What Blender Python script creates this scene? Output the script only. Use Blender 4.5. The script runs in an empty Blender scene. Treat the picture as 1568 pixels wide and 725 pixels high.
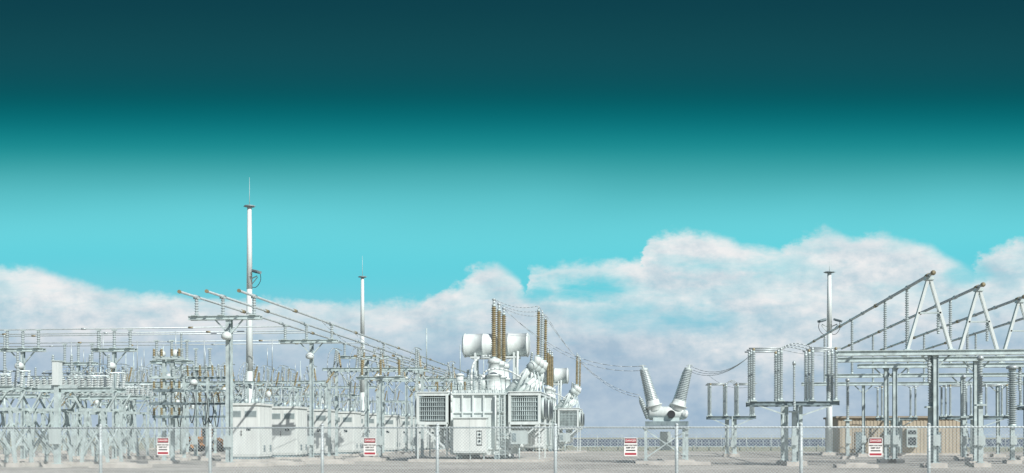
import bpy, math, random
from math import sin, cos, pi, radians
from mathutils import Vector, Matrix
random.seed(4)
F=1700.0; H=1.8; HV=670.0; CU=784.0
psi=math.atan(206/1700)
fw=Vector((-sin(psi),cos(psi),0)); rt=Vector((cos(psi),sin(psi),0))
def P(u,v,d): return fw*d+rt*((u-CU)/F*d)+Vector((0,0,H+(HV-v)/F*d))
scene=bpy.context.scene
scene.view_settings.view_transform='Standard'; scene.view_settings.look='None'
scene.view_settings.exposure=0

# ---------------------------------------------------------------- materials
def mat(name,col,rough=0.55,metal=0.0,var=0.12,scale=1.5,bump=0.0,bscale=40,streak=False):
    m=bpy.data.materials.new(name); m.use_nodes=True
    nt=m.node_tree; n=nt.nodes; l=nt.links; b=n['Principled BSDF']
    b.inputs['Roughness'].default_value=rough; b.inputs['Metallic'].default_value=metal
    tc=n.new('ShaderNodeTexCoord'); mp=n.new('ShaderNodeMapping')
    l.new(tc.outputs['Object'],mp.inputs['Vector'])
    if streak: mp.inputs['Scale'].default_value=(3,3,0.35)
    no=n.new('ShaderNodeTexNoise'); no.inputs['Scale'].default_value=scale; no.inputs['Detail'].default_value=6
    no.inputs['Roughness'].default_value=0.65
    l.new(mp.outputs['Vector'],no.inputs['Vector'])
    cr=n.new('ShaderNodeValToRGB')
    lo=[c*(1-var*1.6) for c in col]; hi=[min(1,c*(1+var)) for c in col]
    cr.color_ramp.elements[0].position=0.3; cr.color_ramp.elements[0].color=(*lo,1)
    cr.color_ramp.elements[1].position=0.65; cr.color_ramp.elements[1].color=(*hi,1)
    l.new(no.outputs['Fac'],cr.inputs['Fac']); l.new(cr.outputs['Color'],b.inputs['Base Color'])
    if bump>0:
        n2=n.new('ShaderNodeTexNoise'); n2.inputs['Scale'].default_value=bscale; n2.inputs['Detail'].default_value=4
        l.new(tc.outputs['Object'],n2.inputs['Vector'])
        bp=n.new('ShaderNodeBump'); bp.inputs['Strength'].default_value=bump; bp.inputs['Distance'].default_value=0.05
        l.new(n2.outputs['Fac'],bp.inputs['Height']); l.new(bp.outputs['Normal'],b.inputs['Normal'])
    return m
STEEL=mat('galvanised_steel',(0.47,0.565,0.565),0.5,0.1,0.2,2.0)
STEELD=mat('weathered_steel',(0.22,0.29,0.31),0.55,0.2,0.25,2.0)
PAINT=mat('light_grey_paint',(0.62,0.69,0.68),0.4,0,0.09,0.9,streak=True)
PAINT2=mat('cabinet_paint',(0.46,0.54,0.535),0.45,0,0.12,0.8,streak=True)
CAB=mat('cabinet_white_paint',(0.66,0.71,0.69),0.45,0,0.08,0.8,streak=True)
ALU=mat('aluminium_tube',(0.46,0.53,0.54),0.4,0.3,0.12,2)
BRASS=mat('bronze_fitting',(0.30,0.265,0.17),0.5,0.3,0.2,4)
INSG=mat('grey_porcelain',(0.40,0.47,0.48),0.25,0,0.1,3)
INSW=mat('pale_porcelain',(0.56,0.62,0.62),0.25,0,0.06,3)
INSB=mat('brown_porcelain',(0.30,0.26,0.155),0.3,0,0.22,3)
DARK=mat('dark_grille',(0.07,0.09,0.10),0.6,0,0.3,4)
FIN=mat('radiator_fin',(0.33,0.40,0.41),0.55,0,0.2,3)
BLACK=mat('black_rubber',(0.03,0.035,0.04),0.6,0,0.2,3)
CONC=mat('concrete',(0.52,0.50,0.46),0.9,0,0.15,1.3,0.3,20)
TAN=mat('tan_siding',(0.44,0.39,0.30),0.7,0,0.06,1.0)
TAN2=mat('tan_trim',(0.32,0.28,0.22),0.7,0,0.08,1.0)
ORANGE=mat('orange_paint',(0.48,0.24,0.09),0.5,0,0.12,2)
SIGNW=mat('sign_white',(0.80,0.80,0.78),0.5,0,0.03,3)
SIGNR=mat('sign_red',(0.42,0.05,0.07),0.5,0,0.06,3)
SIGNK=mat('sign_black',(0.03,0.03,0.03),0.5,0,0.1,3)
PV=mat('solar_cell',(0.11,0.14,0.18),0.35,0,0.2,1)
WIRE=mat('wire_conductor',(0.42,0.48,0.50),0.5,0.3,0.1,2)
FENCE=mat('fence_zinc',(0.50,0.57,0.58),0.5,0.1,0.1,3)
GLASS=mat('dark_glass',(0.04,0.06,0.07),0.15,0,0.1,3)

# ---------------------------------------------------------------- builder
class B:
    def __init__(s,name,origin=(0,0,0)):
        s.name=name; s.o=Vector(origin); s.v=[]; s.f=[]; s.m=[]; s.s=[]; s.mats=[]
    def mi(s,m):
        if m not in s.mats: s.mats.append(m)
        return s.mats.index(m)
    def frame(s,a,b):
        z=(b-a); L=z.length; z=z/L if L>1e-9 else Vector((0,0,1))
        up=Vector((0,0,1)) if abs(z.z)<0.95 else Vector((0,1,0))
        x=up.cross(z).normalized(); y=z.cross(x)
        return x,y,z,L
    def lathe(s,p0,p1,prof,m,n=10,smooth=True,cap=True):
        a=Vector(p0); b=Vector(p1); x,y,z,L=s.frame(a,b); k=s.mi(m); base=len(s.v)
        cs=[(cos(2*pi*i/n),sin(2*pi*i/n)) for i in range(n)]
        for t,r in prof:
            c=a+z*(t*L)
            for q in cs: s.v.append(c+x*(q[0]*r)+y*(q[1]*r))
        for j in range(len(prof)-1):
            for i in range(n):
                i2=(i+1)%n
                s.f.append((base+j*n+i,base+j*n+i2,base+(j+1)*n+i2,base+(j+1)*n+i)); s.m.append(k); s.s.append(smooth)
        if cap:
            s.f.append(tuple(base+i for i in reversed(range(n)))); s.m.append(k); s.s.append(False)
            e=base+(len(prof)-1)*n
            s.f.append(tuple(e+i for i in range(n))); s.m.append(k); s.s.append(False)
    def cyl(s,p0,p1,r0,m=None,r1=None,n=8,smooth=True):
        s.lathe(p0,p1,[(0,r0),(1,r0 if r1 is None else r1)],m,n,smooth)
    def beam(s,p0,p1,w,h,m):
        a=Vector(p0); b=Vector(p1); x,y,z,L=s.frame(a,b); k=s.mi(m); base=len(s.v)
        for c in (a,b):
            for i,j in ((-1,-1),(1,-1),(1,1),(-1,1)): s.v.append(c+x*(i*w/2)+y*(j*h/2))
        for q in ((0,3,2,1),(4,5,6,7),(0,1,5,4),(1,2,6,5),(2,3,7,6),(3,0,4,7)):
            s.f.append(tuple(base+i for i in q)); s.m.append(k); s.s.append(False)
    def box(s,x0,x1,y0,y1,z0,z1,m):
        k=s.mi(m); base=len(s.v)
        for z in (z0,z1):
            for x,y in ((x0,y0),(x1,y0),(x1,y1),(x0,y1)): s.v.append(Vector((x,y,z)))
        for q in ((0,3,2,1),(4,5,6,7),(0,1,5,4),(1,2,6,5),(2,3,7,6),(3,0,4,7)):
            s.f.append(tuple(base+i for i in q)); s.m.append(k); s.s.append(False)
    def hcol(s,x,y,z0,z1,w,m):
        t=w*0.12
        s.box(x-w/2,x+w/2,y-w/2,y-w/2+t,z0,z1,m); s.box(x-w/2,x+w/2,y+w/2-t,y+w/2,z0,z1,m)
        s.box(x-t/2,x+t/2,y-w/2+t,y+w/2-t,z0,z1,m)
        s.box(x-w*.8,x+w*.8,y-w*.8,y+w*.8,z0-0.04,z0,m)
    def hbx(s,x0,x1,y,z,h,m):
        t=h*0.12
        s.box(x0,x1,y-h*.4,y+h*.4,z-t,z,m); s.box(x0,x1,y-h*.4,y+h*.4,z-h,z-h+t,m)
        s.box(x0,x1,y-t/2,y+t/2,z-h+t,z-t,m)
    def ins(s,p0,p1,r,m,n=9,sheds=None,capm=None):
        a=Vector(p0); b=Vector(p1); L=(b-a).length
        if sheds is None: sheds=max(4,int(L/0.16))
        pr=[(0,r*.55)]
        for i in range(sheds):
            t0=0.04+0.92*i/sheds; dt=0.92/sheds
            pr+=[(t0,r*.6),(t0+dt*.35,r),(t0+dt*.55,r*.97),(t0+dt*.6,r*.6)]
        pr.append((1,r*.5))
        s.lathe(a,b,pr,m,n,False)
        cm=capm or STEEL; z=(b-a).normalized()
        s.cyl(a-z*0.02,a+z*min(.14,.05*L),r*.8,cm,n=n); s.cyl(b-z*min(.14,.05*L),b+z*0.03,r*.75,cm,n=n)
    def wire(s,p0,p1,sag,r,m,seg=12,n=5):
        a=Vector(p0); b=Vector(p1); pts=[]
        for i in range(seg+1):
            t=i/seg; p=a.lerp(b,t); p.z-=sag*4*t*(1-t); pts.append(p)
        for i in range(seg): s.cyl(pts[i],pts[i+1],r,m,n=n)
    def path(s,pts,r,m,n=6):
        pts=[Vector(p) for p in pts]
        for _ in range(2 if len(pts)>2 else 0):
            q=[pts[0]]
            for i in range(len(pts)-1):
                q.append(pts[i].lerp(pts[i+1],.25)); q.append(pts[i].lerp(pts[i+1],.75))
            q.append(pts[-1]); pts=q
        for i in range(len(pts)-1): s.cyl(pts[i],pts[i+1],r,m,n=n)
    def mesh(s):
        me=bpy.data.meshes.new(s.name)
        me.from_pydata([tuple(p-s.o) for p in s.v],[],s.f)
        for m in s.mats: me.materials.append(m)
        me.polygons.foreach_set('material_index',s.m); me.polygons.foreach_set('use_smooth',s.s)
        me.update(); return me
    def done(s,name=None):
        o=bpy.data.objects.new(name or s.name,s.mesh()); o.location=s.o
        scene.collection.objects.link(o); return o
def dup(o,loc,rz=0,sc=1):
    n=bpy.data.objects.new(o.name.split('.')[0],o.data); n.location=loc; n.rotation_euler=(0,0,rz); n.scale=(sc,sc,sc)
    scene.collection.objects.link(n); return n
def foot(b,x,y,w=.5,h=.22): b.box(x-w,x+w,y-w,y+w,-.1,h,CONC)

# ---------------------------------------------------------------- ground
gm=bpy.data.materials.new('gravel'); gm.use_nodes=True
nt=gm.node_tree; n=nt.nodes; l=nt.links; bs=n['Principled BSDF']; bs.inputs['Roughness'].default_value=.95
tc=n.new('ShaderNodeTexCoord')
def noise(nt,vec,scale,det=6,rough=.6):
    q=nt.nodes.new('ShaderNodeTexNoise'); q.inputs['Scale'].default_value=scale; q.inputs['Detail'].default_value=det
    q.inputs['Roughness'].default_value=rough; nt.links.new(vec,q.inputs['Vector']); return q.outputs['Fac']
n1=noise(nt,tc.outputs['Object'],.12,8); n2=noise(nt,tc.outputs['Object'],2.6,6,.8)
c1=n.new('ShaderNodeValToRGB'); e=c1.color_ramp.elements
e[0].position=.38; e[0].color=(.36,.345,.31,1); e[1].position=.62; e[1].color=(.55,.53,.48,1)
c2=n.new('ShaderNodeValToRGB'); e=c2.color_ramp.elements
e[0].position=.40; e[0].color=(.38,.38,.38,1); e[1].position=.56; e[1].color=(1.12,1.12,1.12,1)
mx=n.new('ShaderNodeMixRGB'); mx.blend_type='MULTIPLY'; mx.inputs['Fac'].default_value=.85
l.new(n1,c1.inputs['Fac']); l.new(n2,c2.inputs['Fac']); l.new(c1.outputs['Color'],mx.inputs[1]); l.new(c2.outputs['Color'],mx.inputs[2])
sx=n.new('ShaderNodeSeparateXYZ'); l.new(tc.outputs['Object'],sx.inputs[0])
mr=n.new('ShaderNodeMapRange'); mr.inputs['From Min'].default_value=140; mr.inputs['From Max'].default_value=150
l.new(sx.outputs['Y'],mr.inputs['Value'])
m2=n.new('ShaderNodeMixRGB'); m2.inputs[2].default_value=(.33,.34,.26,1)
l.new(mr.outputs[0],m2.inputs['Fac']); l.new(mx.outputs[0],m2.inputs[1]); l.new(m2.outputs[0],bs.inputs['Base Color'])
bp=n.new('ShaderNodeBump'); bp.inputs['Strength'].default_value=.8; bp.inputs['Distance'].default_value=.08
l.new(n2,bp.inputs['Height']); l.new(bp.outputs['Normal'],bs.inputs['Normal'])
me=bpy.data.meshes.new('gravel_ground')
me.from_pydata([(-4000,-500,0),(4000,-500,0),(4000,6000,0),(-4000,6000,0)],[],[(0,1,2,3)]); me.materials.append(gm)
scene.collection.objects.link(bpy.data.objects.new('gravel_ground',me))

# ---------------------------------------------------------------- fence
FY=33.8; FH=2.1; fx0=-24; fx1=24
b=B('chain_link_fence')
px=P(298,HV,34).x; x=px-3.66*6
while x<fx1:
    if x>fx0:
        b.cyl((x,FY,0),(x,FY,FH+.06),.052,FENCE,n=10); b.lathe((x,FY,FH+.06),(x,FY,FH+.13),[(0,.06),(.6,.05),(1,.01)],FENCE,n=10)
        b.cyl((x,FY,-.05),(x,FY,.05),.15,CONC,n=12)
        for zz in (.4,.9,1.4,1.85): b.cyl((x,FY,zz-.012),(x,FY,zz+.012),.06,FENCE,n=8)
    x+=3.66
b.cyl((fx0,FY,FH),(fx1,FY,FH),.03,FENCE,n=6)
b.cyl((fx0,FY-.02,.08),(fx1,FY-.02,.08),.006,FENCE,n=4)
k=b.mi(FENCE)
step=.10; wv=.007
xx=fx0-FH
while xx<fx1:
    for sgn in (1,-1):
        xa=xx; xb=xx+FH
        z0,z1=(.05,FH+.03) if sgn>0 else (FH+.03,.05)
        base=len(b.v); yy=FY-.045-.008*sgn
        b.v+=[Vector((xa-wv,yy,z0)),Vector((xa+wv,yy,z0)),Vector((xa,yy-.006,z0)),Vector((xb-wv,yy,z1)),Vector((xb+wv,yy,z1)),Vector((xb,yy-.006,z1))]
        for q in ((0,1,4,3),(1,2,5,4),(2,0,3,5)): b.f.append(tuple(base+i for i in q)); b.m.append(k); b.s.append(False)
    xx+=step
b.done()

def text(body,size,loc,m,parent,name):
    cu=bpy.data.curves.new(name,'FONT'); cu.body=body; cu.size=size; cu.align_x='CENTER'; cu.align_y='CENTER'; cu.extrude=.001; cu.offset=size*.02
    cu.materials.append(m); o=bpy.data.objects.new(name,cu); o.rotation_euler=(pi/2,0,0); o.location=loc
    scene.collection.objects.link(o); o.parent=parent
for u in (221,560,966,1327):
    p=P(u,684.5,34); p.y=FY-.08; z=1.8-(684.5-670)/50
    b=B('danger_sign',(p.x,p.y,z)); X,Y=p.x,p.y
    b.box(X-.2,X+.2,Y,Y+.012,z-.28,z+.28,SIGNW)
    b.box(X-.18,X+.18,Y-.004,Y,z+.12,z+.26,SIGNK); b.box(X-.165,X+.165,Y-.008,Y-.004,z+.135,z+.245,SIGNR)
    b.box(X-.17,X+.17,Y-.004,Y,z-.24,z-.18,SIGNR)
    b.box(X-.14,X+.14,Y-.004,Y,z-.12,z-.09,SIGNK)
    for sx_ in (-.18,.18):
        for sz in (-.27,.27): b.cyl((X+sx_,Y-.012,z+sz*.98),(X+sx_,Y+.04,z+sz*.98),.008,STEEL,n=6)
    o=b.done()
    text('DANGER',.08,(0,-.010,.19),SIGNW,o,'danger_text')
    text('HIGH VOLTAGE',.052,(0,-.006,.05),SIGNK,o,'voltage_text')
    text('KEEP OUT',.06,(0,-.006,-.025),SIGNK,o,'keep_out_text')

# ---------------------------------------------------------------- lightning masts
def mast(u,d,vtop,vspike,r0,r1,lamp=None):
    p=P(u,HV,d); s=F/d; zt=H+(HV-vtop)/s; zs=H+(HV-vspike)/s; X,Y=p.x,p.y
    b=B('lightning_mast',(X,Y,0)); foot(b,X,Y,.8,.3)
    b.cyl((X,Y,.3),(X,Y,.36),r0*1.7,STEEL,n=16)
    secs=3
    for i in range(secs):
        a=i/secs; c=(i+1)/secs
        b.cyl((X,Y,.36+(zt-.36)*a),(X,Y,.36+(zt-.36)*c),r0+(r1-r0)*a,PAINT,r0+(r1-r0)*c-.02,n=16)
    b.cyl((X,Y,zt),(X,Y,zt+.1),r1*2.2,STEELD,n=12)
    b.cyl((X-r1*2.6,Y,zt+.05),(X+r1*2.6,Y,zt+.05),.04,STEELD)
    b.cyl((X,Y,zt),(X,Y,zs),.03,STEEL,.012,n=6)
    if lamp:
        zl=H+(HV-lamp[0])/s
        for sd in lamp[1]:
            b.cyl((X,Y,zl-.5),(X+sd*.75,Y-.1,zl-.2),.05,STEEL); b.cyl((X,Y,zl-1.2),(X+sd*.8,Y-.1,zl-.3),.04,STEEL)
            b.beam((X+sd*.45,Y-.15,zl+.28),(X+sd*1.1,Y-.5,zl+.05),.5,.22,STEELD)
            b.beam((X+sd*.5,Y-.42,zl+.14),(X+sd*1.05,Y-.66,zl-.03),.4,.1,GLASS)
            b.path([(X+sd*1.0,Y,zl),(X+sd*1.1,Y,zl-.6),(X+sd*.6,Y,zl-1.3),(X+sd*.1,Y,zl-1.1)],.03,BLACK)
    return b.done()
mast(382,100,317,272,.36,.21,(420,[1]))
mast(555,128,425,392,.34,.20)
mast(1270,112,418,398,.34,.22,(494,[-1,1]))

# ---------------------------------------------------------------- switchgear cabinets row
cx=-31.2
def cabinet():
    b=B('switchgear_cabinet')
    b.box(-.3,2.9,-.4,3.2,-.1,.16,CONC)
    b.box(.1,2.4,.05,2.7,.16,.36,STEELD)
    b.box(0,2.5,0,2.8,.36,4.2,CAB)
    b.box(-.1,2.6,-.1,2.9,4.2,4.36,CAB)
    for xa,xb in ((.06,1.23),(1.27,2.44)):
        b.box(xa,xb,-.035,0,.5,4.05,CAB)
        b.box(xa+.12,xb-.12,-.05,-.035,3.3,3.8,PAINT2)
        for i in range(6): b.box(xa+.16,xb-.16,-.065,-.05,3.36+i*.07,3.39+i*.07,STEELD)
    b.box(1.1,1.15,-.09,-.035,1.9,2.3,BLACK); b.box(1.5,1.85,-.05,-.035,2.3,2.55,GLASS)
    for i in range(4):
        b.box(2.5,2.525,.1+i*.68,.1+i*.68+.62,.5,4.05,CAB)
        if i%2: b.box(2.525,2.54,.2+i*.68,.1+i*.68+.5,.7,1.2,STEELD)
    for i in range(3):
        for sd in (-1,1):
            x0=.4+.82*i; y0=1.4+sd*.6
            b.cyl((x0,y0,4.36),(x0,y0+sd*.12,4.7),.13,STEEL,n=10)
            b.ins((x0,y0+sd*.12,4.7),(x0+(i-1)*.1,y0+sd*.65,5.9),.095,INSG,n=8)
            b.cyl((x0+(i-1)*.1,y0+sd*.65,5.9),(x0+(i-1)*.12,y0+sd*.75,6.2),.035,ALU,n=6)
    return b.done()
c0=cabinet(); c0.location=(cx,80,0)
for i in range(1,12): dup(c0,(cx,80+9*i,0))
# ---------------------------------------------------------------- tubular bus with T supports (left)
bx=[-27.7,-26.0,-24.0]; ZB=10.5
def tsup(colx,xs,y,zarm,zb,name='bus_support_column',im=INSG,w=.36,can=True):
    b=B(name,(colx,y,0)); foot(b,colx,y,.6,.25)
    b.hcol(colx,y,.3,zarm-.24,w,STEEL)
    x0=min(xs)-.45; x1=max(xs)+.45
    b.hbx(x0,x1,y-.2,zarm,.24,STEEL); b.hbx(x0,x1,y+.2,zarm,.24,STEEL)
    for q in xs:
        b.box(q-.2,q+.2,y-.4,y+.4,zarm,zarm+.05,STEEL)
        b.ins((q,y,zarm+.05),(q,y,zb-.1),.13,im)
        b.beam((q-.18,y,zb-.08),(q+.18,y,zb-.08),.2,.1,STEEL)
    b.beam((colx-.9,y,zarm-.22),(colx,y,zarm-1.2),.08,.08,STEEL); b.beam((colx+.9,y,zarm-.22),(colx,y,zarm-1.2),.08,.08,STEEL)
    if can: b.lathe((colx,y-.45,zarm-1.5),(colx,y-.45,zarm-1.0),[(0,.2),(.2,.32),(.6,.32),(.8,.24),(1,.1)],PAINT,n=14)
    b.box(colx-.25,colx+.25,y-.32,y-.2,1.2,1.9,PAINT2)
    b.cyl((colx+.12,y-w/2-.04,.3),(colx+.12,y-w/2-.04,zarm-.4),.03,STEELD,n=5)
    return b
for i,y in enumerate([66,83,100,117,134,151,168]):
    tsup(-25.6,bx,y,9.3,ZB,w=.34 if i in (0,2) else .26).done()
b=B('tubular_busbar',(bx[1],66,ZB))
for q in bx:
    b.cyl((q,63.5,ZB),(q,185,ZB),.075,ALU,n=10); b.cyl((q,63.38,ZB),(q,63.5,ZB),.11,BRASS,n=10)
    for y in range(66,180,8): b.cyl((q,y-.3,ZB),(q,y+.3,ZB),.12,BRASS if (y//8)%2 else ALU,n=8)
b.done()
b=B('tubular_busbar',(-22,78,8))
for q in (-22.4,-20.9,-19.4):
    b.cyl((q,84,8.1),(q,178,8.1),.06,ALU,n=8)
    for y in range(84,176,8): b.cyl((q,y-.2,8.1),(q,y+.2,8.1),.1,BRASS,n=8)
b.done()
for y in (86,118,150): tsup(-20.9,(-22.4,-20.9,-19.4),y,6.6,8.1,im=INSB,w=.24,can=False).done()

# ---------------------------------------------------------------- cross-yard switch bays
def bay(y,x0,x1,z,seed,top=True,ins=INSB,brace=True):
    R=random.Random(seed); b=B('disconnect_switch_bay',((x0+x1)/2,y,0))
    nx=max(2,int(round((x1-x0)/7.5))+1) if brace else 2
    for i in range(nx):
        x=x0+(x1-x0)*i/(nx-1)
        for yy in (y-1.1,y+1.1): foot(b,x,yy,.4,.22); b.hcol(x,yy,.26,z-.3,.22,STEEL)
        if brace:
            for k in range(3):
                za=.4+(z-.8)*k/3; zc=.4+(z-.8)*(k+1)/3
                b.beam((x,y-1.1,za),(x,y+1.1,zc),.07,.07,STEEL); b.beam((x,y+1.1,za),(x,y-1.1,zc),.07,.07,STEEL)
        b.beam((x,y-1.4,z-.15),(x,y+1.4,z-.15),.18,.22,STEEL)
        b.box(x-.22,x+.22,y-1.40,y-1.26,1.1,1.8,PAINT2)
    for yy in (y-1.1,y+1.1): b.hbx(x0-.6,x1+.6,yy,z+.24,.24,STEEL)
    x=x0+.4; ph=0
    while x<x1:
        h=1.5
        for yy,lean in ((y-1.1,-.35),(y+1.1,.35),(y,0)):
            b.ins((x,yy,z+.26),(x+(0 if lean==0 else R.choice((-.3,.25,.1))),yy+lean*.6,z+.26+h),.115,ins if (lean>0) else INSG,n=8)
        b.path([(x,y-1.35,z+.35+h),(x,y,z+.45+h),(x,y+1.3,z+.38+h)],.045,ALU)
        for sd in (-1,1):
            b.ins((x,y+sd*1.0,z-.05),(x+.6*sd,y+sd*1.5,z-1.1),.095,INSG if (ph%2 or sd>0) else ins,n=7)
        pz=z+.4+h
        b.path([(x,y-1.35,pz),(x-.3,y-1.9,pz-.6),(x-.35,y-2.0,pz-2.4),(x+.45,y-1.6,z-1.35)],.03,ALU,5)
        if top and ph%3==1: b.cyl((x,y,pz),(x,y,ZB+1.0),.045,ALU)
        if ph%4==2: b.lathe((x,y-1.1,z-.9),(x,y-1.1,z-.3),[(0,.16),(.2,.26),(.8,.26),(1,.12)],PAINT,n=12)
        if ph%5==3: b.cyl((x+.7,y,z+.3),(x+.7,y,z+3.6),.05,STEEL)
        x+=1.9 if ph%3!=2 else 3.2
        ph+=1
    b.done()
bay(97,-52,-35.5,6.6,1); bay(106,-60,-34.5,6.6,2); bay(116,-64,-34.5,7.6,3); bay(128,-70,-34.5,6.6,4); bay(141,-76,-34.5,8.2,5); bay(156,-80,-34.5,6.8,6)
bay(92,-26.5,-19,7.4,7,False,brace=False); bay(109,-26.5,-17.5,7.4,8,False,brace=False); bay(125,-26.5,-16.5,7.4,9,False,brace=False); bay(143,-26.5,-15.5,8,10,False,brace=False); bay(160,-26.5,-15,8,11,False,brace=False)
b=B('cross_busbar',(-50,96,ZB))
for y,z in ((94,11.5),(98,11.5),(103,11.8),(112,11.9),(124,12.6)):
    xe=-31-(y-94)*.05
    b.cyl((-95,y,z),(xe,y,z),.055,ALU,n=8)
    for k,x in enumerate(range(-90,int(xe),10)):
        b.cyl((x-.2,y,z),(x+.2,y,z),.09,BRASS if k%2 else ALU,n=8)
b.done()
for x in (-42.6,-50.5,-38,-60):
    b=B('bus_support_column',(x,98,0)); foot(b,x,98,.6); b.cyl((x,98,.2),(x,98,8.2),.14,STEEL,.11,n=12); b.ins((x,98,8.2),(x,98,11.4),.12,INSG); b.done()
for (u,d,za,zb) in ((35,80,8.2,9.6),(175,80,8.2,9.6),(120,92,8.0,9.6),(263,84,7.6,9.2),(300,92,7.6,9.2)):
    p=P(u,HV,d); X=p.x
    tsup(X,(X-1.2,X,X+1.2),p.y,za,zb,im=INSG,w=.24).done()

# ---------------------------------------------------------------- left foreground switch stands
def stand(u0,u1,d,zt,seed):
    R=random.Random(seed); a=P(u0,HV,d); c=P(u1,HV,d); x0=a.x; x1=c.x; y=(a.y+c.y)/2
    b=B('disconnect_switch_stand',((x0+x1)/2,y,0))
    W=x1-x0
    for x in (x0+W*.2,x1-W*.2):
        for yy in (y-.9,y+.9):
            foot(b,x-.85,yy,.38,.25); foot(b,x+.85,yy,.38,.25)
            b.beam((x-.85,yy,.25),(x-.5,yy,zt-1.3),.17,.17,STEEL); b.beam((x+.85,yy,.25),(x+.5,yy,zt-1.3),.17,.17,STEEL)
            b.beam((x-.83,yy-.03,.5),(x+.6,yy-.03,zt-2.0),.10,.08,STEEL); b.beam((x+.83,yy+.06,.5),(x-.6,yy+.06,zt-2.0),.10,.08,STEEL)
            b.beam((x-1.0,yy,zt-1.4),(x+1.0,yy,zt-1.4),.16,.2,STEEL)
            b.beam((x-.9,yy,zt-1.3),(x-1.5,yy,zt-.3),.1,.1,STEEL); b.beam((x+.9,yy,zt-1.3),(x+1.5,yy,zt-.3),.1,.1,STEEL)
        for sx_ in (-.75,.75):
            b.beam((x+sx_,y-.9,1.0),(x+sx_,y+.9,2.6),.08,.08,STEEL); b.beam((x+sx_,y+.9,1.0),(x+sx_,y-.9,2.6),.08,.08,STEEL)
            b.beam((x+sx_*.8,y-.9,zt-1.4),(x+sx_*.8,y+.9,zt-1.4),.12,.12,STEEL)
    for yy in (y-1,y+1): b.hbx(x0,x1,yy,zt,.28,STEEL)
    x=x0+.2
    while x<x1-.1:
        b.beam((x,y-1,zt-.12),(x,y+1,zt-.12),.1,.1,STEEL); x+=.8
    b.box(x0+.2,x0+W*.62,y-.5,y+.1,zt+.08,zt+.5,PAINT2)
    x=x0+W*.06
    while x<x1-.15:
        b.ins((x,y-.9,zt+.02),(x+.18,y-1.25,zt+.62),.14,INSW,n=8,sheds=4)
        b.ins((x+.1,y+.9,zt+.02),(x+.2,y+.9,zt+.95),.11,INSW,n=8,sheds=6)
        x+=.42
    b.cyl((x0,y-1.25,zt+.68),(x1,y-1.25,zt+.68),.05,ALU); b.cyl((x0,y+.9,zt+1.0),(x1,y+.9,zt+1.0),.05,ALU)
    for i in range(4):
        x=x0+W*(.15+.22*i)
        b.path([(x,y+.9,zt+1),(x+.1,y+.4,zt+1.7),(x+.3,y+.2,zt+2.1)],.035,ALU,5)
        b.ins((x+.3,y+.2,zt+.6),(x+.3,y+.2,zt+2.1),.1,INSG,n=8)
    return b.done()
stand(-60,38,68,4.9,1); stand(48,186,70,4.9,2); stand(-40,70,88,5.2,3); stand(110,230,92,5.2,5)
p=P(88,HV,66); b=B('instrument_transformer_column',(p.x,p.y,0)); foot(b,p.x,p.y,.6); b.hcol(p.x,p.y,.25,4.9,.3,STEEL)
b.box(p.x-.2,p.x+.2,p.y-.25,p.y+.2,4.9,6.3,PAINT); b.box(p.x-.25,p.x+.25,p.y-.29,p.y+.24,6.3,6.36,STEEL)
b.box(p.x-.3,p.x+.3,p.y-.45,p.y-.17,1.4,2.4,PAINT2); b.beam((p.x-1.2,p.y,4.8),(p.x+1.2,p.y,4.8),.16,.2,STEEL); b.done()
p=P(258,HV,76); X,Y=p.x,p.y; b=B('switch_tower',(X,Y,0)); foot(b,X-.3,Y,.8)
for sx_ in (-.3,.3): b.hcol(X+sx_,Y,.25,7.2,.22,STEEL)
for i,z in enumerate((3.2,4.1,5.0,5.9,7.2)):
    w=1.25 if i%2 else 1.0
    for q in (-.25,.25): b.beam((X-w,Y+q,z),(X+w,Y+q,z),.14,.18,STEELD if i<3 else STEEL)
    for s_ in (-1,-.4,.4,1): b.ins((X+s_*w*.9,Y-.3,z+.1),(X+s_*w*.9,Y-.3,z+.65),.11,INSG if i%2 else INSB,n=8,sheds=4)
for s_ in (-1,1): b.lathe((X+s_*.5,Y,7.3),(X+s_*.5,Y,7.8),[(0,.16),(.2,.28),(.6,.28),(1,.1)],PAINT,n=12)
b.done()
p=P(318,HV,86); X,Y=p.x,p.y; b=B('cable_termination_rack',(X,Y,0))
for sx_ in (-1.9,0,1.9):
    foot(b,X+sx_,Y,.4); b.hcol(X+sx_,Y,.25,6.4,.2,STEEL)
for z in (3.4,4.4,5.4,6.4): b.beam((X-2.2,Y,z),(X+2.2,Y,z),.14,.16,STEELD)
for i in range(9):
    x=X-2+.5*i; b.ins((x,Y-.2,4.5),(x,Y-.45,5.3),.11,INSG if i%3 else INSB,n=8,sheds=5)
    b.ins((x,Y-.2,6.5),(x,Y-.35,7.4),.10,INSB if i%2 else INSG,n=8,sheds=6)
    if i%2==0 or i==5: b.path([(x,Y-.45,5.3),(x+.35,Y-.8,4.4),(x+.2,Y-.7,3.4),(x-.1,Y-.4,2.3+.25*(i%3)),(x-.4,Y-.1,3.3)],.035,BLACK,6)
b.done()

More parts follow.
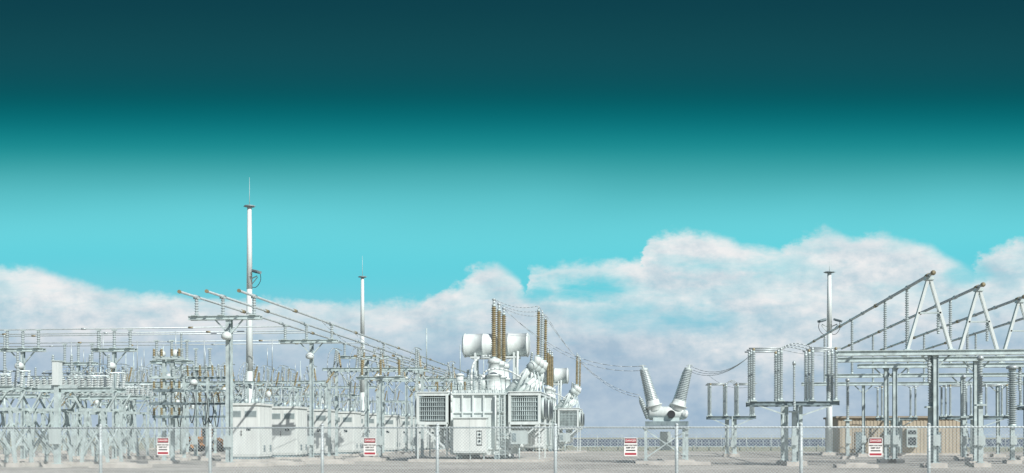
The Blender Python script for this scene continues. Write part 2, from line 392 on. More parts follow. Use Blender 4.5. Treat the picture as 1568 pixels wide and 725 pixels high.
# ---------------------------------------------------------------- power transformer
def transformer():
    b=B('power_transformer')
    b.box(-5.0,5.0,-1.5,10.2,-.1,.18,CONC)
    for x in (-1.4,1.4): b.box(x-.2,x+.2,-.3,8.6,.18,.5,STEELD)
    b.box(-2.05,2.05,0,8.2,.5,4.95,PAINT)
    b.box(-2.25,2.25,-.2,8.4,4.95,5.1,PAINT); b.box(-1.9,1.9,.1,8.1,5.1,5.32,PAINT)
    for x in (-1.95,-1.2,-.4,.4,1.2,1.95): b.box(x-.06,x+.06,-.16,0,.55,4.95,PAINT)
    b.box(-2.05,2.05,-.12,0,.9,1.02,PAINT); b.box(-2.05,2.05,-.12,0,3.6,3.72,PAINT)
    for i in range(9):
        y=.3+i*.95
        for sx_ in (-1,1): b.box(min(sx_*2.05,sx_*2.2),max(sx_*2.05,sx_*2.2),y-.05,y+.05,.55,4.95,PAINT)
    for i in range(26): b.cyl((-2.15+i*.17,-.14,4.93),(-2.15+i*.17,-.14,5.16),.035,STEELD,n=6)
    b.box(-1.75,.75,-1.1,-.17,.65,3.2,PAINT); b.box(-1.8,.8,-1.2,-.17,3.2,3.28,PAINT)
    b.box(-1.7,-.52,-1.13,-1.1,.75,3.1,CAB); b.box(-.48,.7,-1.13,-1.1,.75,3.1,CAB)
    b.box(.02,.42,-1.16,-1.13,1.2,2.3,SIGNK); b.box(.06,.38,-1.175,-1.16,1.28,1.7,PAINT); b.box(.06,.38,-1.175,-1.16,1.8,2.2,PAINT)
    b.cyl((.22,-1.19,2.0),(.22,-1.175,2.0),.1,GLASS,n=12); b.cyl((.22,-1.19,1.5),(.22,-1.175,1.5),.1,GLASS,n=12)
    for x in (-1.5,-.5,.5): b.cyl((x,-.8,.0),(x,-.8,.65),.06,STEEL)
    for sd in (-1,1):
        xa,xb=(2.35,4.55)
        X0,X1=(sd*xa,sd*xb) if sd>0 else (sd*xb,sd*xa)
        for (ya,yb) in ((-.2,3.7),(4.4,8.2)):
            zt,zb=5.05,2.9
            for y in (ya,yb):
                for x in (X0,X1): b.beam((x,y,zb-.1),(x,y,zt),.2,.14,PAINT)
                for z in (zb-.05,zt-.05): b.beam((X0,y,z),(X1,y,z),.18,.22,PAINT)
            for x in (X0,X1):
                for z in (zb-.05,zt-.05): b.beam((x,ya,z),(x,yb,z),.14,.14,PAINT)
            b.box(X0-.1,X1+.1,ya-.15,yb+.1,zt+.07,zt+.15,PAINT)
            nx=13
            for i in range(nx):
                x=X0+.16+(X1-X0-.32)*i/(nx-1)
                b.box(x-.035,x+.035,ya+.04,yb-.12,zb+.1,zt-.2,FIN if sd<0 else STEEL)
            b.box(X0+.12,X1-.12,ya+.3,ya+.35,zb+.12,zt-.22,FIN)
            for i in range(6): z=zb+.2+(zt-zb-.5)*i/5; b.box(X0+.1,X1-.1,ya-.01,ya+.01,z-.02,z+.02,STEEL)
            xo=X1 if sd>0 else X0
            for fy in (ya+1.0,yb-1.0):
                b.lathe((xo+sd*.02,fy,(zt+zb)/2),(xo+sd*.3,fy,(zt+zb)/2),[(0,.78),(1,.82)],PAINT2,n=16)
                b.cyl((xo+sd*.31,fy,(zt+zb)/2),(xo+sd*.33,fy,(zt+zb)/2),.7,DARK,n=16)
            xi=X0 if sd>0 else X1
            b.beam((xo,ya,zb-.05),(sd*2.1,ya,.7),.14,.12,PAINT); b.beam((xo,yb,zb-.05),(sd*2.1,yb,.7),.14,.12,PAINT)
            b.beam((xi,ya,zb),(xi,ya,.4),.14,.14,PAINT)
            b.beam((xo,ya,zb-.05),(xo,ya,.2),.1,.1,PAINT)
            for yy in (ya+.8,yb-.8):
                b.cyl((sd*2.05,yy,4.7),(sd*2.5,yy,4.7),.14,PAINT); b.cyl((sd*2.05,yy,1.2),(sd*3.3,yy,1.2),.16,PAINT); b.cyl((sd*3.3,yy,1.2),(sd*3.3,yy,zb),.16,PAINT)
    b.box(2.5,3.7,-.9,-.3,1.3,2.3,PAINT2); b.box(2.6,2.9,-.93,-.9,1.5,2.1,STEELD)
    b.cyl((3.1,-.6,.1),(3.1,-.6,1.3),.06,STEEL)
    b.cyl((1.3,-.3,.9),(1.3,-.3,4.9),.07,PAINT); b.cyl((1.6,-.3,2.0),(1.6,-.3,4.9),.05,STEEL); b.path([(1.6,-.3,2),(2.4,-.5,1.9)],.05,STEEL)
    b.path([(-2.0,-.35,5.2),(-2.0,-.35,1.0),(-1.9,-.6,.6)],.06,PAINT)
    for x in (1.05,1.5): b.beam((x+.55,-.45,.3),(x+.55,-.45,5.2),.05,.05,STEEL)
    for i in range(15): b.cyl((1.6,-.45,.5+i*.32),(2.05,-.45,.5+i*.32),.02,STEEL,n=5)
    for i,y in enumerate((1.0,3.9,6.8)):
        b.lathe((1.0,y,5.3),(1.0,y,7.7),[(0,.7),(.06,.7),(.07,.55),(.45,.55),(.46,.63),(.5,.63),(.51,.48),(.85,.40),(.86,.5),(1,.44)],PAINT,n=18)
        b.ins((1.0,y,7.7),(1.0,y,11.75),.21,INSB,n=12,sheds=24)
        b.cyl((1.0,y,11.75),(1.0,y,12.1),.09,ALU); b.lathe((1,y,12.1),(1,y,12.2),[(0,.14),(1,.14)],ALU,n=10)
        b.cyl((.2,y,5.3),(.2,y,6.5),.24,PAINT,n=14)
        b.cyl((1.9,y-.2,5.0),(4.0,y-.2,7.2),.28,PAINT,n=14); b.cyl((3.7,y-.2,6.9),(4.15,y-.2,7.35),.36,PAINT2,n=14); b.cyl((2.7,y-.2,5.85),(2.8,y-.2,5.95),.34,STEEL,n=14)
        b.cyl((2.2,y+.6,4.8),(4.1,y+.4,6.2),.18,PAINT,n=12); b.cyl((2.6,y-.8,4.9),(3.6,y-.8,6.9),.12,PAINT2,n=12)
        b.cyl((4.2,y-.2,7.2),(4.35,y-.2,7.8),.26,PAINT,n=12)
        b.ins((4.35,y-.2,7.8),(4.4,y-.2,11.3),.15,INSB if i!=1 else INSG,n=10,sheds=19); b.cyl((4.4,y-.2,11.3),(4.4,y-.2,11.6),.05,ALU)
        b.ins((3.6,y+.8,6.3),(3.8,y+.8,8.2),.12,INSG,n=8)
        b.ins((-1.0,y+.3,5.3),(-1.0,y+.3,6.9),.14,INSG,n=9)
        b.beam((1.9,y-.9,5.1),(4.4,y-.9,5.15),.08,.08,STEEL); b.beam((4.4,y-.9,5.1),(4.0,y-.3,7.0),.07,.07,STEEL)
    b.cyl((-1.5,.5,5.3),(-1.5,.5,6.4),.27,PAINT,n=14); b.lathe((-1.5,.5,6.4),(-1.5,.5,6.6),[(0,.33),(.5,.33),(1,.1)],PAINT,n=14)
    for i in range(3): b.cyl((-1.75+.2*i,.2,4.9),(-1.75+.2*i,.2,5.9),.06,STEEL)
    b.path([(-.6,.3,5.3),(-.6,.3,7.2),(-.2,2,8.0),(0,7.6,8.4)],.09,PAINT,8)
    b.path([(0.1,.25,5.3),(0.1,.25,6.2),(.6,.2,6.9),(2.0,.3,6.9),(3.2,.3,6.2)],.07,PAINT,8)
    b.path([(1.9,8.,5.3),(2.0,7.9,8.8)],.1,PAINT,8)
    for i in range(8):
        x=-1.9+.52*i; b.cyl((x,-.1,5.1),(x,-.1,6.05),.025,STEEL,n=5)
    b.cyl((-1.9,-.1,6.05),(1.75,-.1,6.05),.025,STEEL,n=5); b.cyl((-1.9,-.1,5.6),(1.75,-.1,5.6),.02,STEEL,n=5)
    yc=8.6; zc=9.35
    b.lathe((-2.6,yc,zc),(2.9,yc,zc),[(0,.15),(.004,.8),(.02,.95),(.025,1.0),(.04,1.0),(.042,.95),(.3,.95),(.302,.98),(.32,.98),(.322,.95),(.68,.95),(.682,.98),(.7,.98),(.702,.95),(.958,.95),(.96,1.0),(.975,1.0),(.98,.95),(.996,.8),(1,.15)],PAINT,n=28)
    b.cyl((-2.68,yc,zc-.3),(-2.6,yc,zc-.3),.25,STEELD,n=14)
    for x in (-1.5,1.7):
        for yy in (yc-.6,yc+.6): b.beam((x,yy,5.0),(x,yy,zc-.6),.18,.18,PAINT)
        b.beam((x,yc-.6,5.4),(x,yc+.6,8.2),.1,.1,PAINT)
    b.beam((-1.5,yc-.6,5.5),(1.7,yc-.6,8.4),.1,.1,PAINT)
    b.box(-1.9,2.1,yc-.7,yc+.7,8.25,8.4,PAINT)
    return b.done()
tp=P(733,HV,82.5); T1=transformer(); T1.location=(tp.x,tp.y,0)
dup(T1,(tp.x,tp.y+46,0))

# ---------------------------------------------------------------- circuit breaker with V bushings
p=P(1020,HV,77); X,Y=p.x,p.y
b=B('circuit_breaker',(X,Y,0))
b.box(X-2.1,X+2.1,Y-1.2,Y+6.4,-.1,.18,CONC)
for sx_ in (-1.4,1.4):
    for yy in (-.6,5.6): b.hcol(X+sx_,Y+yy,.22,2.35,.2,STEEL)
    b.beam((X+sx_,Y-.8,2.45),(X+sx_,Y+5.8,2.45),.24,.2,STEEL)
    b.beam((X+sx_,Y-.6,.4),(X+sx_,Y+5.6,2.3),.08,.08,STEEL)
b.hbx(X-1.6,X+1.6,Y-.6,2.56,.22,STEEL)
b.beam((X-1.4,Y-.62,.4),(X+1.4,Y-.62,2.3),.08,.08,STEEL); b.beam((X+1.4,Y-.53,.4),(X-1.4,Y-.53,2.3),.08,.08,STEEL)
b.box(X-1.45,X+1.5,Y-.9,Y+.3,2.6,2.9,STEELD)
b.box(X-.4,X+.35,Y+1.5,Y+2.0,.9,2.2,PAINT2)
for i,yy in enumerate((0,2.5,5.0)):
    y=Y+yy; z=3.5
    b.lathe((X-1.25,y,z),(X+1.25,y,z),[(0,.1),(.02,.36),(.06,.44),(.94,.44),(.98,.36),(1,.1)],PAINT,n=18)
    b.lathe((X+.35,y-.6,z-.1),(X+.35,y-.1,z-.1),[(0,.26),(1,.3)],BLACK,n=14)
    b.box(X-.9,X+.9,y-.3,y+.3,2.9,3.2,STEEL)
    for sd in (-1,1):
        dirv=Vector((sd*.27,0,1)).normalized(); a=Vector((X+sd*.75,y,z+.1))
        b.lathe(a,a+dirv*.8,[(0,.46),(.1,.52),(.45,.52),(.46,.60),(.56,.60),(.57,.48),(.9,.46),(1,.44)],PAINT,n=18)
        L=a+dirv*.8; pr=[]
        for k in range(18):
            t=k/18; r=.44-.15*t; pr+=[(t,r*.87),(t+.016,r),(t+.032,r*.98),(t+.038,r*.87)]
        b.lathe(L,a+dirv*3.0,pr,INSG,n=14,smooth=False)
        b.lathe(a+dirv*2.92,a+dirv*3.35,[(0,.28),(.35,.28),(.45,.08),(1,.07)],PAINT2,n=12)
        b.beam(a+dirv*3.3+Vector((-.22,0,0)),a+dirv*3.3+Vector((.22,0,0)),.12,.06,ALU)
    b.ins((X-1.25,y-.1,z-.3),(X-1.75,y-.1,z+.95),.19,INSG,n=10); b.cyl((X-1.75,y-.1,z+.95),(X-1.85,y-.1,z+1.15),.06,ALU)
    b.lathe((X+1.05,y-.15,z-.05),(X+1.5,y-.15,z-.15),[(0,.3),(.8,.3),(1,.12)],PAINT,n=12)
b.done()
BRK=(X,Y)

# ---------------------------------------------------------------- disconnect switches (right)
def disc(u0,u1,d,vplat,vtop,xs,rows,im=INSG,r=.13,blade=True,name='disconnect_switch'):
    a=P(u0,HV,d); c=P(u1,HV,d); x0,x1=a.x,c.x; y=(a.y+c.y)/2; s=F/d; W=x1-x0
    zp=H+(HV-vplat)/s; zt=H+(HV-vtop)/s
    b=B(name,((x0+x1)/2,y,0)); L=rows*1.0
    for yy in (y-L/2,y+L/2): b.hbx(x0,x1,yy,zp,.26,STEELD)
    for t in [i/8 for i in range(9)]: b.beam((x0+.1+(W-.2)*t,y-L/2,zp-.1),(x0+.1+(W-.2)*t,y+L/2,zp-.1),.1,.12,STEELD)
    for t in (.42,.58):
        xx=x0+W*t
        for yy in (y-L/3,y+L/3):
            foot(b,xx,yy,.36,.28); b.hcol(xx,yy,.32,zp-.26,.22,STEEL)
        b.beam((xx,y-L/3,.6),(xx,y+L/3,zp-.6),.07,.07,STEEL)
    b.beam((x0+W*.1,y-L/2,zp-.28),(x0+W*.42,y-L/2,zp-.9),.09,.09,STEEL); b.beam((x0+W*.9,y-L/2,zp-.28),(x0+W*.58,y-L/2,zp-.9),.09,.09,STEEL)
    b.cyl((x0+W*.5,y-L/2-.1,.6),(x0+W*.5,y-L/2-.1,zp),.05,STEEL); b.box(x0+W*.47,x0+W*.53,y-L/2-.3,y-L/2-.05,.9,1.5,PAINT2)
    for j in range(rows):
        yy=y-L/2+L*(j/(rows-1) if rows>1 else .5)
        for k,t in enumerate(xs):
            xx=x0+W*t
            b.box(xx-.2,xx+.2,yy-.2,yy+.2,zp+.002,zp+.08,STEEL)
            b.ins((xx,yy,zp+.08),(xx,yy,zt-.1),r,im,n=10,sheds=int((zt-zp)/.13))
            b.cyl((xx,yy,zt-.1),(xx,yy,zt+.1),r*.7,BRASS if (j+k)%3==0 else ALU)
        if blade:
            b.cyl((x0+W*xs[0]-.3,yy,zt+.08),(x0+W*xs[len(xs)//2-1]+.2,yy,zt+.08),.05,ALU)
            b.cyl((x0+W*xs[len(xs)//2]-.2,yy,zt+.08),(x0+W*xs[-1]+.3,yy,zt+.08),.05,ALU)
            b.path([(x0+W*xs[len(xs)//2-1],yy,zt+.1),(x0+W*.5,yy,zt+.45),(x0+W*xs[len(xs)//2],yy,zt+.12)],.035,ALU)
    return b.done()
disc(1146,1278,72,616,538,(.04,.35,.70,.96),3)
disc(1083,1155,104,638,590,(.05,.38,.62,.95),3)
disc(1445,1537,102,638,592,(.05,.38,.62,.95),3)
disc(1345,1400,108,640,594,(.05,.95),2)
disc(1560,1640,80,622,560,(.05,.3,.7,.95),3)

# ---------------------------------------------------------------- right bus gantry
XS=(16.6,21.0,25.6,30.2); ZP=11.4; ZBM=6.95
YE=(68.2,73.8,80.4,87)
b=B('tubular_busbar',(20,80,ZP))
for q,y0 in zip(XS,YE):
    b.cyl((q,y0-.9,ZP),(q,y0+50,ZP),.10,ALU,n=10); b.lathe((q,y0-1.1,ZP),(q,y0-.9,ZP),[(0,.06),(.5,.15),(1,.15)],BRASS,n=10)
    for k in range(0,10): b.cyl((q,y0+k*5,ZP),(q,y0+k*5+.6,ZP),.14,BRASS if k%3==0 else ALU,n=8)
b.done()
def aframe(x,y):
    b=B('a_frame_support',(x,y,ZBM)); hw=1.25
    for yy in (y-.12,y+.12):
        b.beam((x-hw,yy,ZBM),(x-.04,yy,ZP-.15),.16,.12,PAINT); b.beam((x+hw,yy,ZBM),(x+.04,yy,ZP-.15),.16,.12,PAINT)
    zc=ZBM+2.2; b.beam((x-hw*.52,y-.12,zc),(x+hw*.52,y-.12,zc),.12,.1,STEEL)
    b.box(x-.25,x+.25,y-.25,y+.25,ZP-.3,ZP-.12,STEEL)
    b.ins((x+hw*.42,y,zc+.1),(x+hw*.42,y,zc-1.2),.11,INSG,n=8)
    b.box(x-hw-.2,x-hw+.2,y-.25,y+.25,ZBM,ZBM+.06,STEEL); b.box(x+hw-.2,x+hw+.2,y-.25,y+.25,ZBM,ZBM+.06,STEEL)
    b.done()
for q,y in zip(XS,YE): aframe(q,y)
def crossbeam(y,x0,x1,cols,name='bus_gantry',w=.3,insx=XS,z=ZBM,hp=True):
    b=B(name,((x0+x1)/2,y,0))
    b.hbx(x0,x1,y-.25,z,.30,STEEL); b.hbx(x0,x1,y+.25,z,.30,STEEL)
    x=x0+.3
    while x<x1: b.beam((x,y-.25,z-.17),(x,y+.25,z-.17),.08,.2,STEEL); x+=1.2
    for c in cols:
        foot(b,c,y,.55,.28); b.hcol(c,y,.32,z-.30,w,STEEL)
        b.beam((c-.8,y,z-.30),(c,y,z-1.1),.09,.09,STEEL); b.beam((c+.8,y,z-.30),(c,y,z-1.1),.09,.09,STEEL)
        b.box(c-.2,c+.2,y-w/2-.18,y-w/2,1.3,1.95,PAINT2)
        b.cyl((c+.1,y-w/2-.05,.3),(c+.1,y-w/2-.05,z-.4),.03,STEELD,n=5)
    if hp:
        for q,ye in zip(insx,YE):
            if y>ye+1: b.ins((q,y,z),(q,y,ZP-.12),.13,INSG,n=10)
            elif y>ye-3: b.ins((q,y,z-.31),(q,y,z-1.9),.12,INSG,n=10)
    else:
        for q in insx: b.ins((q,y,z-.31),(q,y,z-2.0),.12,INSG,n=10)
    return b.done()
c=lambda u,d:P(u,HV,d).x
crossbeam(68.2,c(1288,65),23.5,(c(1437,65),))
crossbeam(73.8,c(1284,71),30,(c(1500,70),))
crossbeam(80.4,c(1300,76)+1,36,(c(1366,76),c(1379,76)))
crossbeam(93,14.5,40,(c(1470,90),c(1562,90)),w=.26)
crossbeam(107,14.5,42,(c(1328,102),c(1530,102)),w=.26)
def post(u,d,vtop,im=INSG,r=.2,vmid=None,name='post_insulator_column'):
    p=P(u,HV,d); X,Y=p.x,p.y; s=F/d; zt=H+(HV-vtop)/s; zm=H+(HV-vmid)/s
    b=B(name,(X,Y,0)); foot(b,X,Y,.5,.25); b.hcol(X,Y,.3,zm,.26,STEEL)
    b.box(X-.3,X+.3,Y-.3,Y+.3,zm+.002,zm+.1,STEEL); b.box(X-.2,X+.2,Y-.35,Y-.14,1.3,1.9,PAINT2)
    b.ins((X,Y,zm+.1),(X,Y,zt),r,im,n=12); b.lathe((X,Y,zt+.03),(X,Y,zt+.3),[(0,r*1.2),(.6,r*1.2),(1,r*.5)],ALU,n=12); b.done()
post(1425,66,546,vmid=625,r=.16); post(1501,67,552,vmid=622,r=.17); post(1550,76,566,vmid=655,r=.33); post(1216,70,560,vmid=632,r=.09)
post(1298,92,585,vmid=645,r=.15); post(1476,86,580,vmid=640,r=.16)

# ---------------------------------------------------------------- wires
b=B('overhead_wire',(0,80,10)); R_=.02
def T(x,y,z): return Vector((tp.x+x,tp.y+y,z))
for i,y in enumerate((1.0,3.9,6.8)):
    b.wire(T(1,y,12.2),T(4.4,y-.2,11.6),.35,R_,WIRE)
    if i!=1:
        tgt=Vector((BRK[0]-1.65,BRK[1]+2.5*i,6.75))
        b.wire(T(1,y,12.2),tgt,1.5,R_,WIRE,16)
        b.wire(T(4.4,y-.2,11.6),Vector((BRK[0]-1.85,BRK[1]+2.5*i-.1,4.75)),1.4,R_,WIRE,16)
    x,yv=BRK[0]+1.65,BRK[1]+2.5*i
    q=P(1152,542,72); b.wire((x,yv,6.75),(q.x,q.y-1.5+1.5*i,q.z),.8,R_,WIRE)
for (u0,v0,d0,u1,v1,d1,sg) in ((1192,534,72,1300,540,80,.3),(1278,536,72,1340,548,74,.4),(1150,592,104,1085,575,120,.6)):
    b.wire(P(u0,v0,d0),P(u1,v1,d1),sg,R_,WIRE)
for k in range(3): b.wire((-24,80+k*9,10.5),(-21+k,86+k*9,8.2),.5,R_,WIRE)
for y in (110,126): b.wire((-16,y,9.4),(tp.x-1.2,y-8,7.2),.8,R_,WIRE)
b.done()

# ---------------------------------------------------------------- control building
a=P(1283,HV,113); c_=P(1470,HV,113); x0,x1=a.x,c_.x; y=a.y
par=bpy.data.objects.new('control_building',None); par.location=((x0+x1)/2,y,0); scene.collection.objects.link(par)
def child(bb,nm):
    bb.o=Vector(par.location); o=bb.done(nm); o.location=(0,0,0); o.parent=par
b=B('walls'); b.box(x0,x1,y,y+8,.2,3.75,TAN)
xx=x0+.05
while xx<x1: b.box(xx,xx+.12,y-.04,y,.25,3.7,TAN); xx+=.35
child(b,'walls')
b=B('roof'); b.box(x0-.2,x1+.2,y-.25,y+8.2,3.75,3.95,TAN2); child(b,'roof')
b=B('foundation'); b.box(x0-.3,x1+.3,y-.3,y+8.3,-.1,.2,CONC); child(b,'foundation')
b=B('doors')
for t in (.18,.78):
    xd=x0+(x1-x0)*t; b.box(xd-.55,xd+.55,y-.08,y-.041,.2,2.4,TAN2); b.box(xd-.47,xd+.47,y-.1,y-.08,.25,2.32,STEELD); b.cyl((xd+.35,y-.16,1.2),(xd+.35,y-.1,1.2),.04,BLACK)
child(b,'doors')
b=B('air_conditioners')
for t in (.42,.58): xd=x0+(x1-x0)*t; b.box(xd-.5,xd+.5,y-.6,y-.041,.8,2.7,PAINT2); b.box(xd-.4,xd+.4,y-.62,y-.6,1.0,1.8,DARK); b.box(xd-.4,xd+.4,y-.62,y-.6,2.1,2.5,DARK)
child(b,'air_conditioners')

# ---------------------------------------------------------------- solar rows
def solar(y,x0,x1):
    b=B('solar_panel_row',((x0+x1)/2,y,0)); x=x0
    while x<x1:
        b.beam((x,y,.55),(x,y+1.3,1.4),3.9,.05,PV)
        for j in range(1,4): b.beam((x-1.95+j*.98,y-.03,.555),(x-1.95+j*.98,y+1.27,1.435),.06,.02,STEEL)
        b.beam((x-1.95,y-.03,.545),(x+1.95,y-.03,.545),.05,.09,STEEL)
        b.cyl((x,y+.6,0),(x,y+.6,.9),.07,STEEL); b.cyl((x+1.9,y+.6,0),(x+1.9,y+.6,.9),.07,STEEL); x+=4.1
    b.done()
for y in (152,176,205,240): solar(y,-70 if y>170 else -8,110)
b=B('perimeter_fence',(0,146,0))
for i in range(-30,36): b.cyl((i*3.2,146,0),(i*3.2,146,2.1),.04,FENCE,n=5)
b.cyl((-96,146,2.1),(115,146,2.1),.03,FENCE,n=5); b.cyl((-96,146,1.1),(115,146,1.1),.015,FENCE,n=4); b.done()
def loader(u,d):
    p=P(u,HV,d); X,Y=p.x,p.y; b=B('wheel_loader',(X,Y,0))
    for wx in (-1.4,1.4):
        for wy in (-1,1):
            b.lathe((X+wx,Y+wy-.25,.75),(X+wx,Y+wy+.25,.75),[(0,.5),(.1,.75),(.9,.75),(1,.5)],BLACK,n=18); b.cyl((X+wx,Y+wy-.27,.75),(X+wx,Y+wy+.27,.75),.3,ORANGE,n=12)
    b.box(X-2.3,X-.3,Y-.8,Y+.8,.8,1.9,ORANGE); b.box(X-.3,X+2.0,Y-.6,Y+.6,.7,1.4,ORANGE)
    b.box(X-.5,X+.8,Y-.65,Y+.65,1.9,2.9,GLASS); b.box(X-.6,X+.9,Y-.75,Y+.75,2.9,3.02,ORANGE)
    for q in (-.5,.8): b.beam((X+q,Y-.67,1.4),(X+q,Y-.67,2.9),.08,.08,ORANGE)
    b.beam((X+1.2,Y-.5,1.7),(X+3.0,Y-.5,.7),.15,.25,ORANGE); b.beam((X+1.2,Y+.5,1.7),(X+3.0,Y+.5,.7),.15,.25,ORANGE)
    b.beam((X+3.0,Y-1.2,.5),(X+3.0,Y+1.2,.5),.9,.6,STEELD); b.done()
loader(318,138)

for (u,d,w,dd) in ((185,66,1.6,.8),(380,69,1.4,.8),(430,72,1.4,.9),(505,76,1.5,.9),(560,84,1.4,.8),(1040,73,2.0,.8),(1310,66,1.2,.7),(20,70,1.2,.7)):
    p=P(u,HV,d); b=B('concrete_pad',(p.x,p.y,0)); b.box(p.x-w,p.x+w,p.y-dd,p.y+dd,-.1,.2,CONC); b.box(p.x-w*.5,p.x+w*.5,p.y-dd*.5,p.y+dd*.5,.2,.3,CONC); b.done()

# ---------------------------------------------------------------- world
sd=Vector((.66,-.72,0)).normalized(); el=radians(40)
sunv=Vector((sd.x*cos(el),sd.y*cos(el),sin(el)))
L_=bpy.data.lights.new('sun','SUN'); L_.energy=5.0; L_.angle=radians(.5); L_.color=(1,.97,.92)
so=bpy.data.objects.new('sun',L_); so.rotation_euler=sunv.to_track_quat('Z','Y').to_euler(); scene.collection.objects.link(so)
w=bpy.data.worlds.new('World'); scene.world=w; w.use_nodes=True; nt=w.node_tree; nt.nodes.clear(); N=nt.nodes; Lk=nt.links
def lin(c):
    o=[]
    for q in c:
        q/=255; o.append(q/12.92 if q<=.04045 else ((q+.055)/1.055)**2.4)
    return (*o,1)
def inp(node,i,v):
    if hasattr(v,'links'): Lk.new(v,node.inputs[i])
    else: node.inputs[i].default_value=v
def M(op,a,b_=0.0,c3=None,clamp=False):
    q=N.new('ShaderNodeMath'); q.operation=op; q.use_clamp=clamp; inp(q,0,a); inp(q,1,b_)
    if c3 is not None: inp(q,2,c3)
    return q.outputs[0]
def SS(x,a,b_):
    q=N.new('ShaderNodeMapRange'); q.interpolation_type='SMOOTHSTEP'; inp(q,0,x); q.inputs[1].default_value=a; q.inputs[2].default_value=b_
    return q.outputs[0]
def MIX(f,a,b_):
    q=N.new('ShaderNodeMixRGB'); inp(q,0,f); inp(q,1,a); inp(q,2,b_); return q.outputs[0]
tc=N.new('ShaderNodeTexCoord'); dr=tc.outputs['Generated']
def DOT(v):
    q=N.new('ShaderNodeVectorMath'); q.operation='DOT_PRODUCT'; Lk.new(dr,q.inputs[0]); q.inputs[1].default_value=v; return q.outputs['Value']
A=DOT(fw); Bq=DOT(rt); C=DOT((0,0,1)); Am=M('MAXIMUM',A,.05)
U=M('MULTIPLY_ADD',M('DIVIDE',Bq,Am),F,CU)
V=M('MULTIPLY_ADD',M('DIVIDE',C,Am),-F,HV)
def comb(x,y,z=0.0):
    q=N.new('ShaderNodeCombineXYZ'); inp(q,0,x); inp(q,1,y); inp(q,2,z); return q.outputs[0]
def NZ(vec,scale,det=8,rough=.6):
    q=N.new('ShaderNodeTexNoise'); q.inputs['Scale'].default_value=scale; q.inputs['Detail'].default_value=det; q.inputs['Roughness'].default_value=rough
    Lk.new(vec,q.inputs['Vector']); return q.outputs['Fac']
def ramp(fac,stops):
    q=N.new('ShaderNodeValToRGB'); e=q.color_ramp.elements; q.color_ramp.interpolation='B_SPLINE'
    e[0].position=stops[0][0]; e[0].color=stops[0][1]; e[1].position=stops[-1][0]; e[1].color=stops[-1][1]
    for s_ in stops[1:-1]: t=e.new(s_[0]); t.color=s_[1]
    Lk.new(fac,q.inputs[0]); return q.outputs[0]
vn=M('DIVIDE',V,725.0)
soft=NZ(comb(M('DIVIDE',U,700.),M('DIVIDE',V,300.)),1.0,2,.45)
vs=M('ADD',vn,M('MULTIPLY',M('MULTIPLY',M('SUBTRACT',soft,.5),.13),SS(vn,.3,.45)))
sky=[(0,(14,65,77)),(35,(16,70,80)),(75,(18,76,86)),(110,(15,80,90)),(140,(9,86,95)),(165,(6,98,106)),(195,(12,118,126)),(225,(27,140,146)),(248,(52,157,162)),(272,(74,174,180)),(300,(90,191,199)),(335,(104,207,217)),(370,(106,212,223)),(405,(98,208,222)),(450,(112,208,222)),(500,(138,198,217)),(545,(156,188,209)),(600,(166,186,207)),(650,(176,194,211)),(672,(190,203,213))]
base=ramp(vs,[(v/725,lin(c_)) for v,c_ in sky])
pu=M('DIVIDE',U,100.); pv=M('DIVIDE',V,70.)
n_a=NZ(comb(pu,pv),.9,7,.58); n_b=NZ(comb(pu,pv,5.0),3.2,7,.62)
w1=M('SUBTRACT',n_a,.5); w2=M('SUBTRACT',n_b,.5)
Uw=M('ADD',U,M('ADD',M('MULTIPLY',w1,40.),M('MULTIPLY',w2,36.)))
fc=N.new('ShaderNodeFloatCurve'); cv=fc.mapping.curves[0]
E=[(-200,420),(0,405),(60,408),(100,425),(150,438),(200,446),(300,454),(420,458),(560,464),(640,460),(680,440),(710,418),(735,405),(770,406),(792,424),(801,446),(808,410),(860,402),(930,398),(982,396),(990,360),(1030,353),(1080,354),(1140,372),(1200,384),(1235,358),(1270,350),(1310,364),(1350,353),(1380,362),(1430,378),(1470,400),(1487,412),(1500,386),(1568,364),(1800,380)]
for i,(u,v) in enumerate(E):
    X_=(u+200)/2000; Y_=(v-300)/200
    if i==0: pt=cv.points[0]; pt.location=(X_,Y_)
    elif i==len(E)-1: pt=cv.points[-1]; pt.location=(X_,Y_)
    else: pt=cv.points.new(X_,Y_)
for pt in cv.points: pt.handle_type='VECTOR'
fc.mapping.update(); inp(fc,1,M('DIVIDE',M('ADD',Uw,200.),2000.))
edge=M('MULTIPLY_ADD',fc.outputs[0],200.,300.)
Vw=M('ADD',V,M('ADD',M('MULTIPLY',w1,20.),M('MULTIPLY',w2,34.)))
dep=M('SUBTRACT',Vw,edge)
mask=SS(dep,-5.,15.)
def ell(u0,v0,ru,rv,a0=.3,a1=1.25):
    a=M('DIVIDE',M('SUBTRACT',Uw,u0),ru); c=M('DIVIDE',M('SUBTRACT',Vw,v0),rv)
    r=M('SQRT',M('ADD',M('MULTIPLY',a,a),M('MULTIPLY',c,c))); return M('SUBTRACT',1.,SS(r,a0,a1))
holes=M('MAXIMUM',ell(905.,446.,80.,24.,.3,1.4),M('MULTIPLY',ell(1050.,492.,90.,28.),.95))
holes=M('MAXIMUM',holes,M('MULTIPLY',ell(1130.,408.,110.,16.),.4)); holes=M('MAXIMUM',holes,M('MULTIPLY',ell(950.,480.,105.,36.),.7))
holes=M('MAXIMUM',holes,M('MULTIPLY',ell(824.,448.,38.,22.),.9)); holes=M('MAXIMUM',holes,M('MULTIPLY',ell(1480.,420.,40.,26.),.7))
wis=SS(NZ(comb(M('DIVIDE',U,150.),M('DIVIDE',V,45.),9.),1.3,8,.62),.36,.62)
mask=M('MULTIPLY',mask,M('SUBTRACT',1.,M('MULTIPLY',holes,M('MULTIPLY_ADD',wis,-.4,1.))))
mask=M('MULTIPLY',mask,M('MULTIPLY_ADD',wis,.3,.70))
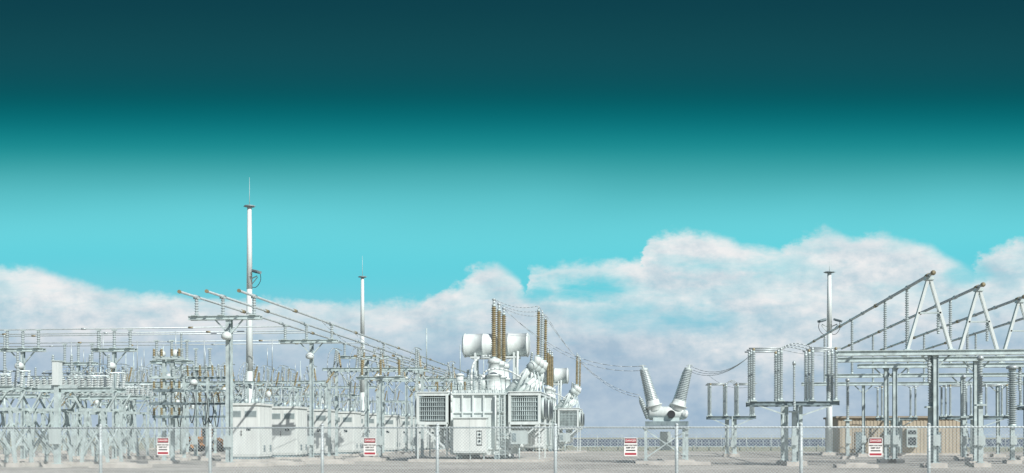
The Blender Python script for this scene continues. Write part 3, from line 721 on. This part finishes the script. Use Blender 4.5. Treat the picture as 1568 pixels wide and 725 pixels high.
def relief(sc,du,dv,g,seed):
    a=NZ(comb(pu,pv,seed),sc,9,.6); c=NZ(comb(M('ADD',pu,du),M('SUBTRACT',pv,dv),seed),sc,9,.6)
    return M('MULTIPLY',M('SUBTRACT',a,c),g)
rel=M('ADD',M('ADD',relief(1.35,.12,.24,2.6,2.),relief(.55,.3,.5,2.4,11.)),.56,clamp=True)
low=SS(V,455.,575.)
lit=MIX(rel,lin((186,208,219)),lin((240,240,240)))
rim=M('SUBTRACT',1.,SS(dep,0.,34.))
lit=MIX(M('MULTIPLY',rim,.65),lit,lin((235,238,238)))
cum=M('MAXIMUM',ell(1170.,520.,200.,85.,.2,1.3),M('MULTIPLY',ell(130.,480.,260.,45.),.5))
cum=M('MAXIMUM',cum,M('MULTIPLY',ell(600.,500.,160.,50.),.3))
lowc=MIX(rel,lin((158,183,205)),lin((186,203,217)))
cl=MIX(M('MULTIPLY',low,M('SUBTRACT',1.,M('MULTIPLY',cum,.9))),lit,lowc)
col=MIX(mask,base,cl)
bg=N.new('ShaderNodeBackground'); Lk.new(col,bg.inputs[0]); bg.inputs[1].default_value=1.0
st=N.new('ShaderNodeTexSky'); st.sky_type='NISHITA'; st.sun_disc=False; st.sun_elevation=el
st.sun_rotation=math.atan2(sd.x,sd.y)
bg2=N.new('ShaderNodeBackground'); Lk.new(st.outputs[0],bg2.inputs[0]); bg2.inputs[1].default_value=.07
f=M('MAXIMUM',SS(M('MULTIPLY',vn,-1.),.06,.5),M('SUBTRACT',1.,SS(A,.25,.6)))
ms=N.new('ShaderNodeMixShader'); Lk.new(f,ms.inputs[0]); Lk.new(bg.outputs[0],ms.inputs[1]); Lk.new(bg2.outputs[0],ms.inputs[2])
ow=N.new('ShaderNodeOutputWorld'); Lk.new(ms.outputs[0],ow.inputs[0])

# ---------------------------------------------------------------- camera
cd=bpy.data.cameras.new('camera'); cam=bpy.data.objects.new('camera',cd); scene.collection.objects.link(cam)
cam.location=(0,0,H); cam.rotation_euler=(pi/2,0,psi)
cd.sensor_width=36; cd.lens=36*F/1568; cd.shift_y=(HV-362.5)/1568; cd.clip_end=9000; cd.clip_start=.1
scene.camera=cam
